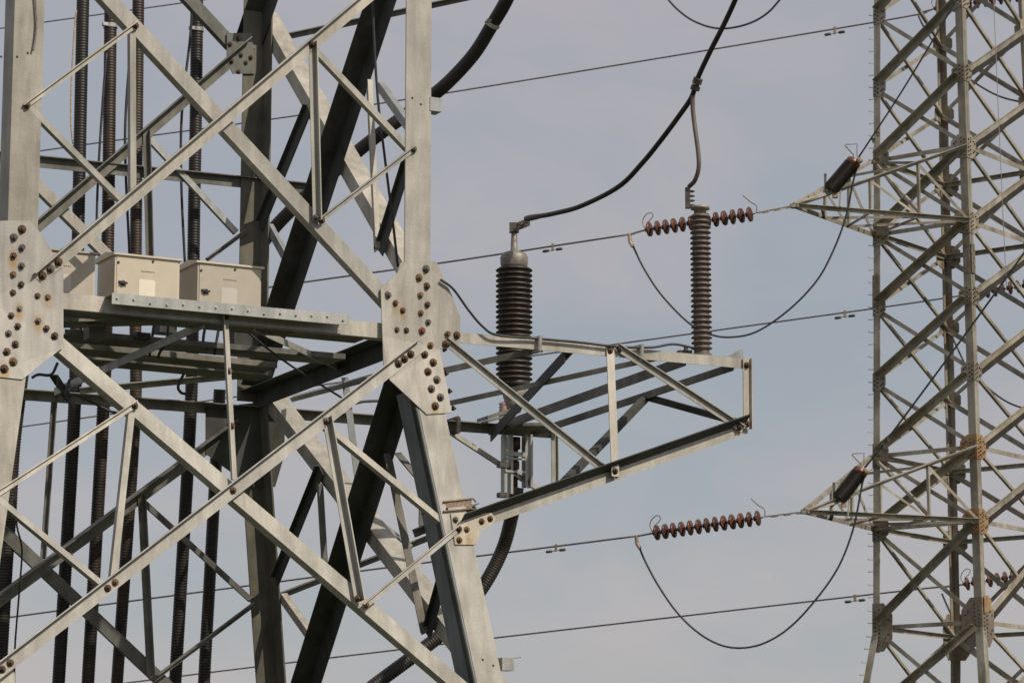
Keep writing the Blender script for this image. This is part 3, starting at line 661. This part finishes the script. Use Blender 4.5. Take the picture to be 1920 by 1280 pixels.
for k in range(len(ZL) - 1):
    for fi, (l, r, n) in enumerate(faces):
        wt, wn = style[fi]
        q0, q1 = c2(l, ZL[k + 1]), c2(r, ZL[k])
        A2('rising_brace', q0.lerp(q1, .05), q0.lerp(q1, .95), n, wt, 'u', 1, .14 if fi == 0 else .03 if fi == 1 else .05, .012 if fi == 0 else .0)
        if fi == 1: A2('rising_brace', q0.lerp(q1, .05) - Z * .115 + n * .012, q0.lerp(q1, .95) - Z * .115 + n * .012, n, 9, 'd', -1, .05, 0, FAR_DARK)  # added dark bar gives the brace a painted shaded lower half
        A2('falling_brace', c2(l, ZL[k]), c2(r, ZL[k + 1]), n, wn, 'd', -1, .05, -.012 if fi == 0 else -.02)
for k in (4, 5, 8, 9, 10):
    for fi, (l, r, n) in enumerate(faces):
        A2('horizontal_strut', c2(l, ZL[k]), c2(r, ZL[k]), n, 8, 'u', -1, .06, -.03)
# gusset plates at every node
for k in range(1, len(ZL) - 1):
    z = ZL[k]; big = 2.6 if k == 10 else (1.35 if k in (4, 5, 8, 9) else 1)
    for fi, (l, r, n) in enumerate(faces):
        for ci, sgn in ((l, 1), (r, -1)):
            c = c2(ci, z); d = (c2(r, z) - c2(l, z)).normalized() * sgn; vz = (c2(ci, z + .1) - c2(ci, z)).normalized()
            h = .155 * big; w = .24 * (1.25 if big > 1 else 1) * (1.25 if k == 10 else 1)
            poly = [c - d * .01 - vz * h, c + d * w * .55 - vz * h, c + d * w - vz * h * .5, c + d * w + vz * h * .5, c + d * w * .55 + vz * h, c - d * .01 + vz * h]
            mat = FAR
            if k == 8 and ci == 1: mat = FAR_RUST
            elif k == 9 and ci == 1: mat = FAR_RUST
            elif k == 10: mat = FAR_DIRTY_SHADED
            elif k in (4, 8, 9) and ci == 0: mat = FAR_DIRTY_SHADED
            elif ci == 3: mat = FAR_DIRTY_SHADED
            q = G().prism([p + n * .004 for p in poly], n * .008)
            o = q.build('gusset_plate', mat, T2)
            if ci in (0, 1) and fi in (0, 1, ) and (ci, fi) in ((0, 0), (1, 0), (1, 1)) and 1 < k < 11:
                for j in range(int(4 * big)):
                    for x_ in (.12, .34): bolt(o, c + d * (x_ * w) + vz * h * (-.8 + 1.6 * (j + .5 * (x_ > .2)) / (4 * big - .5)) + n * .012, n, .013)
                for x_, y_ in ((.65, .45), (.8, .3), (.65, -.45), (.8, -.3)): bolt(o, c + d * x_ * w + vz * h * y_ + n * .012, n, .013)
    # leg splices
for ci, y0, y1 in ((0, 490, 552), (1, 455, 512)):
    rrA = ray(1824, y0); zA = (CAM + rrA * (Fr0.y / rrA.y)).z; zB_ = zA - (y1 - y0) / PX2
    q = G(); nA, nB = (n2, -e) if ci == 0 else (n2, e); dA = e if ci == 0 else -e
    for nn, dd in ((nA, dA), (nB, -n2)):
        c = c2(ci, zA); c_ = c2(ci, zB_); q.prism([c + nn * .016, c + nn * .016 + dd * .12, c_ + nn * .016 + dd * .12, c_ + nn * .016], nn * .01)
        for j in range(7):
            p = c.lerp(c_, (j + .5) / 7) + nn * .026 + dd * (.035 + .05 * (j % 2)); q.lathe(p, nn, [(0, .012), (.012, .012)], 6)
    q.build('leg_splice', FAR_DIRTY_SHADED, T2)
c = c2(1, ZL[10] + .30); q = G(); d = (c2(2, ZL[10]) - c2(1, ZL[10])).normalized()
q.prism([c + e * .03 + d * x + Z * y for x, y in ((.02, -.16), (.24, -.10), (.26, .06), (.16, .14), (.02, .12))], e * .01); q.build('gusset_plate', FAR_RUST, T2)
# step bolts on the left leg
zs = ZL[2]; i = 0
while zs > ZL[11]:
    p = c2(0, zs); d = (-e) if i % 2 else (n2 - e * .6).normalized()
    q = G().tube([p + d * .005, p + d * .095, p + d * .095 + Z * .02], .006, 6); q.build('step_bolt', FAR, T2); zs -= .2 + .03 * (i % 2); i += 1
# crossarms
def arm(apx, kt, kb):
    o = (c2(0, ZL[kb]) + c2(1, ZL[kb])) / 2; ap = hit(o, e, *apx)
    Lb, Fb, Lt, Ft = c2(0, ZL[kb]), c2(1, ZL[kb]), c2(0, ZL[kt]), c2(1, ZL[kt])
    lb = lambda t: ap.lerp(Lb, t); fb = lambda t: ap.lerp(Fb, t); lt = lambda t: ap.lerp(Lt, t); ft = lambda t: ap.lerp(Ft, t)
    for c, w in ((Lb, 8), (Fb, 8), (Lt, 6), (Ft, 7)): A2('crossarm_chord', ap, c, Z, None, 'u', -1, .075) if False else angle('crossarm_chord', T2, ap, c, n2.cross(Z).normalized() * (1 if c in (Fb, Ft) else -1), w, 'u', -1, .07, 0, FAR_DIRTY_SHADED if c is Lb else FAR, t=.008)  # left lower chord coloured darker for its shaded underside
    def s(p, q, w=4.5): angle('crossarm_strut', T2, p, q, (q - p).cross(Z).normalized() if abs((q - p).normalized().z) < .9 else n2, w, 'u' if abs((q - p).normalized().z) < .9 else 'r', -1, .045, 0, FAR, t=.007)
    def h(p, q): angle('crossarm_strut', T2, p, q, Z, None, 'u', -1, .045, 0, FAR_DIRTY_SHADED, t=.007, wm=.05)
    h(fb(.15), lb(.36)); h(lb(.36), fb(.68)); h(fb(.42), lb(.66)); h(lb(.66), fb(.97)); h(fb(.70), Lb)
    s(ft(.70), fb(.70)); s(ft(.70), Fb, 5); s(lt(.98), fb(.72), 5); s(ft(.42), fb(.42)); s(ft(.42), fb(.70), 4)
    s(lt(.66), lb(.66)); s(lt(.36), lb(.36)); s(lt(.66), Lb, 4); s(lt(.36), lb(.66), 4)
    h(lt(.66), ft(.70)); h(lt(.98), ft(.72))
    q = G(); q.box(ap - n2 * .02 - V((.06, .06, .03)), V((.12, 0, 0)), V((0, .12, 0)), V((0, 0, .05))); q.lathe(ap + V((-.08, .05, -.01)), e, [(0, .014), (.16, .014)], 8); q.build('apex_fitting', FAR, T2)
    return ap
ap1 = arm((1489, 386), 4, 5); ap2 = arm((1509, 959), 8, 9)

# ------------------------------------------------------------------ strings, conductors, jumpers on the far tower
LD = V((math.cos(math.radians(23)), -math.sin(math.radians(23)), 0)); LN = V((-LD.y, LD.x, 0))
def ePlane(pt): return lambda u, v: hit(pt, LN, u, v)           # vertical plane along the line direction
def disc(g_, p, d, r):
    g_.lathe(p, d, [(-.065, .018), (-.06, .038), (-.035, .042), (-.026, r * .6), (-.014, r * .92), (.0, r), (.022, r * .98), (.018, r * .84), (.034, r * .78), (.024, r * .6), (.040, r * .5), (.03, .02), (.065, .014)], 24)
def string(f, u0, v0, u1, v1, nd, hot, cold, label, horns=True, loop=True):
    p0, p1 = f(u0, v0), f(u1, v1); d = (p1 - p0).normalized()
    t = thing('insulator_string', label, 'insulator', p0, 'strain insulator strings on the far tower')
    for i in range(nd):
        q = G(); disc(q, p0.lerp(p1, i / (nd - 1)), (d + V((random.uniform(-.06, .06), random.uniform(-.06, .06), random.uniform(-.06, .06)))).normalized(), .122); q.build('disc', REDPORC, t, True)
    q = G(); h0, h1 = f(*hot), f(*cold)
    q.tube([h0, p0 - d * .05], .016, 8); q.build('end_link', HORN, t)
    q = G(); q.tube([p1, p1 + d * .1], .014, 8)
    m = p1 + d * .12; L_ = (h1 - m); nn = 6
    for j in range(nn):
        c = m + L_ * (j / nn); x = Z if j % 2 else e.cross(Z)
        q.box(c - x * .02 - e.cross(Z) * .008, L_ / nn * 1.15, e.cross(Z) * .018, x * .035 if j % 2 else Z * .02)
    q.build('link_chain', LINK, t)
    if loop:
        c = p0 - d * .06
        pts = [c, c + Z * .12 - d * .05, c + Z * .22 - d * .02, c + Z * .27 + d * .06, c + Z * .24 + d * .13, c + Z * .17 + d * .10, c + Z * .11 + d * .02]
        G().tube(spline(pts, 6), .008, 6).build('arcing_horn', HORN, t, True)
    if horns:
        c = p1 + d * .12
        G().tube(spline([c, c + Z * .12 - d * .0, c + Z * .2 - d * .1, c + Z * .32 - d * .22], 6), .008, 6).build('arcing_horn', HORN, t, True)
    return p0, p1
f1_, f2_ = ePlane(ap1), ePlane(ap2)
string(f1_, 1217, 430, 1405, 402, 13, (1178, 440), (1484, 387), 'red brown disc string of the upper crossarm, passing behind the slim arrester')
string(f2_, 1231, 998, 1420, 971, 13, (1192, 1005), (1505, 960), 'red brown disc string of the lower crossarm, clear against the sky')
ob = CT - n2 * (HW * 1.20 + 2.4)
fb_ = ePlane(ob)
string(fb_, 1758, 16, 1935, -12, 13, (1725, 24), (1990, -20), 'dark disc string behind the far tower at the upper edge', False)
string(fb_, 1836, 549, 2010, 521, 13, (1770, 559), (2060, 514), 'dark disc string behind the far tower, partly hidden at mid height', False)
string(fb_, 1813, 1094, 1985, 1068, 13, (1765, 1101), (2040, 1060), 'dark disc string behind the far tower near the lower right corner', False)
CONR = .0155
CGp = 'overhead line conductors crossing behind the near tower'
def conductor(f, pts, label):
    return wire('conductor', [f(u, v) for u, v in pts], CONR, CONDUCTOR, label, 'power line', CGp, 6, 8)
conductor(f1_, [(1190, 438), (820, 494), (502, 539), (0, 617), (-500, 700)], 'conductor ending at the upper disc string beside the slim arrester')
conductor(f2_, [(1205, 1003), (1000, 1029), (752, 1060), (407, 1105), (15, 1157), (-480, 1228)], 'conductor ending at the lower disc string against the sky')
conductor(fb_, [(1745, 20), (1640, 42), (860, 171), (500, 225), (62, 285), (-450, 362)], 'topmost long conductor, running to the string behind the far tower')
conductor(fb_, [(1790, 556), (1640, 578), (1170, 643), (620, 719), (180, 780), (39, 800), (-450, 868)], 'conductor crossing behind the crossarm to the mid height string')
conductor(fb_, [(1792, 1097), (1640, 1113), (929, 1195), (749, 1217), (400, 1259), (-200, 1335)], 'lowest conductor, crossing the lower edge of the picture')
fc_ = ePlane(CT - n2 * (HW * 1.20 + 6))
conductor(fc_, [(1300, -140), (860, -70), (348, 5), (69, 44), (-450, 118)], 'short visible conductor in the upper left corner')
DG = 'vibration dampers under the conductors'
def damper(f, u, v, label, slope):
    p = f(u, v); k = 1 / pxm(p); d = (f(u + 20, v - 20 * slope) - f(u - 20, v + 20 * slope)).normalized()
    t = thing('vibration_damper', label, 'damper', p, DG)
    q = G(); q.box(p - d * 2.5 * k - V((0, .03, 0)) + Z * 4 * k, d * 5 * k, V((0, .06, 0)), Z * -13 * k); q.build('clamp', LINK, t)
    c = p - Z * 8 * k; G().tube([c - d * 17 * k, c, c + d * 17 * k], .006, 6).build('messenger_rod', HORN, t)
    for s_ in (-1, 1):
        q = G(); q.lathe(c + d * s_ * 7 * k, d * s_, [(0, 1.2 * k), (1 * k, 2.6 * k), (11 * k, 2.8 * k), (13 * k, 1.6 * k)], 12); q.build('weight', TERMINAL, t, True)
damper(f1_, 1036, 461, 'small two weight damper under the conductor right of the thick termination', .148)
damper(fb_, 1565, 55, 'small two weight damper on the topmost conductor, left of the far tower', .165)
damper(fb_, 1584, 586, 'small two weight damper on the mid height conductor near the far tower', .138)
damper(f2_, 1042, 1024, 'small two weight damper under the conductor below the crossarm', .13)
damper(fb_, 1603, 1118, 'small two weight damper on the lowest conductor near the far tower', .115)

# suspended dark line arresters with bracket
def line_arrester(ap, u0, v0, u1, v1, label):
    o = ap; f = lambda u, v: hit(ap, e, u, v) if False else hit(ap - n2 * .5, RT.cross(Z).normalized(), u, v)
    p0, p1 = f(u0, v0), f(u1, v1); d = (p1 - p0).normalized(); Ln = (p1 - p0).length; k = 1 / pxm(p0)
    t = thing('line_arrester', label, 'insulator', p0, 'dark tilted arresters on the far tower crossarms')
    G().lathe(p0, d, [(0, 6 * k), (.002, 12 * k)] + shed_profile(.01, Ln * .84, 22, 13 * k, 15.5 * k) + [(Ln * .845, 8 * k)], 24).build('ribbed_body', DARKPORC, t, True)
    G().lathe(p0, d, [(Ln * .835, 10 * k), (Ln * .84, 14.5 * k), (Ln * .95, 14.5 * k), (Ln * .99, 11 * k), (Ln * 1.0, 0)], 20).build('end_cap', COPPER, t, True)
    q = G(); q.lathe(p1 + RT * 6 * k - Z * 5 * k - V((0, 14 * k, 0)), V((0, -1, 0)), [(0, 6 * k), (.04, 6 * k), (.05, 3 * k)], 10); q.build('terminal', LINK, t, True)
    G().tube([p1 + RT * -4 * k, f(u1 - 4, v1 - 10), f(u1 - 20, v1 - 27), f(u1 - 17, v1 - 29), f(u1 + 3, v1 - 30), f(u1 + 3, v1 - 6)], .009, 6).build('wire_loop', HORN, t)
    q = G(); q.tube([f(u0 - 1, v0 + 2), f(u0 - 14, v0 + 12)], .03, 8); q.box(f(u0 - 10, v0 + 6) - V((0, .03, 0)), RT * 4 * k, V((0, .06, 0)), Z * 38 * k); q.build('hinge_link', TERMINAL, t)
    q = G(); q.tube([ap + Z * .03, f(u0 - 4, v0 + 6)], .035, 4); q.tube([f(u0 - 4, v0 + 6), f(u0 + 40, v0 - 14)], .03, 4); q.tube([f(u0 + 20, v0 - 4), f(u0 + 18, v0 + 30)], .018, 4); q.build('bracket', FAR, t)
    q = G(); q.box(f(u0 + 5, v0 + 6) - V((0, .05, 0)), RT * 10 * k, V((0, .1, 0)), -Z * 8 * k); q.build('base_fitting', LINK, t)
    return f(u1 + 6, v1 + 2), f(u1 + 4, v1 - 2)
j1, w1_ = line_arrester(ap1, 1556, 357, 1604, 300, 'dark tilted ribbed arrester on the upper crossarm tip')
j2, w2_ = line_arrester(ap2, 1572, 936, 1617, 879, 'dark tilted ribbed arrester on the lower crossarm tip')
JG = 'slack jumper loops under the crossarms'
def jumper(f, pts, end, label, r=.0165):
    S = f(*pts[0])
    pp = [S + (end - S) * ((u - pts[0][0]) / (proj(end)[0] - pts[0][0])) for u, v in pts]
    pp = [hit(S, (end - S).cross(Z).normalized(), u, v) for u, v in pts]
    o = wire('jumper_loop', pp + [end], r, WIRE, label, 'cable', JG, 8, 8)
    q = G(); q.tube([f(pts[0][0] - 1, pts[0][1] - 9), f(pts[0][0], pts[0][1] + 6), f(pts[0][0] + 6, pts[0][1] + 16)], .03, 8); q.build('jumper_clamp', LINK, o)
jumper(f1_, [(1181, 447), (1190, 468), (1210, 508), (1242, 555), (1290, 604), (1330, 626), (1370, 632), (1420, 621), (1480, 580), (1530, 528), (1560, 475), (1585, 410), (1600, 340)], j1, 'slack jumper loop under the upper disc string, passing behind the slim arrester')
jumper(f2_, [(1194, 1012), (1208, 1048), (1235, 1098), (1270, 1148), (1310, 1186), (1350, 1208), (1388, 1214), (1430, 1206), (1475, 1180), (1520, 1135), (1570, 1066), (1600, 990), (1616, 910)], j2, 'slack jumper loop under the lower disc string')
fe1, fe2 = ePlane(w1_), ePlane(w2_)
LG = 'taut dark lead wires rising from the tilted arresters'
q1 = wire('lead_wire', [w1_] + [fe1(u, v) for u, v in ((1700, 157), (1802, -14), (1840, -80))], .014, WIRE, 'taut dark wire rising from the upper tilted arrester across the far tower', 'cable', LG)
q2 = wire('lead_wire', [w2_] + [fe2(u, v) for u, v in ((1663, 824), (1800, 640), (1920, 474), (1980, 385))], .016, WIRE, 'taut dark wire rising from the lower tilted arrester across the far tower', 'cable', LG)
for o, f, u, v in ((q1, fe1, 1642, 256), (q2, fe2, 1662, 828)):
    q = G()
    for s_ in (-1, 1):
        p = f(u + s_ * 4, v - s_ * 6); q.lathe(p, ray(0, 0).normalized(), [(-.02, .0), (-.02, .03), (.03, .03), (.03, 0)], 8); q.box(p - V((.02, .02, .05)), V((.04, 0, 0)), V((0, .04, 0)), V((0, 0, .04)))
    q.build('wire_clamp', TERMINAL, o)
wire('jumper_loop', [fb_(u, v) for u, v in ((1722, 30), (1733, 52), (1760, 92), (1800, 132), (1835, 160), (1880, 183), (1940, 196))], .018, WIRE, 'slack loop behind the far tower near the upper right corner', 'cable', JG)
wire('jumper_loop', [fb_(u, v) for u, v in ((1772, 600), (1795, 652), (1815, 690), (1850, 725), (1890, 754), (1940, 772))], .018, WIRE, 'slack loop behind the far tower at mid height', 'cable', JG)
wire('jumper_loop', [fb_(u, v) for u, v in ((1766, 1112), (1782, 1148), (1800, 1180), (1840, 1230), (1880, 1262), (1940, 1290))], .018, WIRE, 'slack loop behind the far tower near the lower right corner', 'cable', JG)
wire('overhead_wire', [fc_(u, v) for u, v in ((1240, -16), (1270, 18), (1305, 42), (1350, 54), (1400, 46), (1440, 24), (1475, -16))], .022, WIRE, 'dark wire sagging into view at the upper edge right of the black jumper', 'power line')
wire('ground_wire', [c2(1, ZL[2]) + e * .6, c2(1, ZL[4]) + e * .62, c2(1, ZL[6]) + e * .65], .006, HORN, 'thin grey down wire inside the right edge of the far tower', 'cable')
for o in list(sc.objects):
    if '_o' in o: del o['_o']
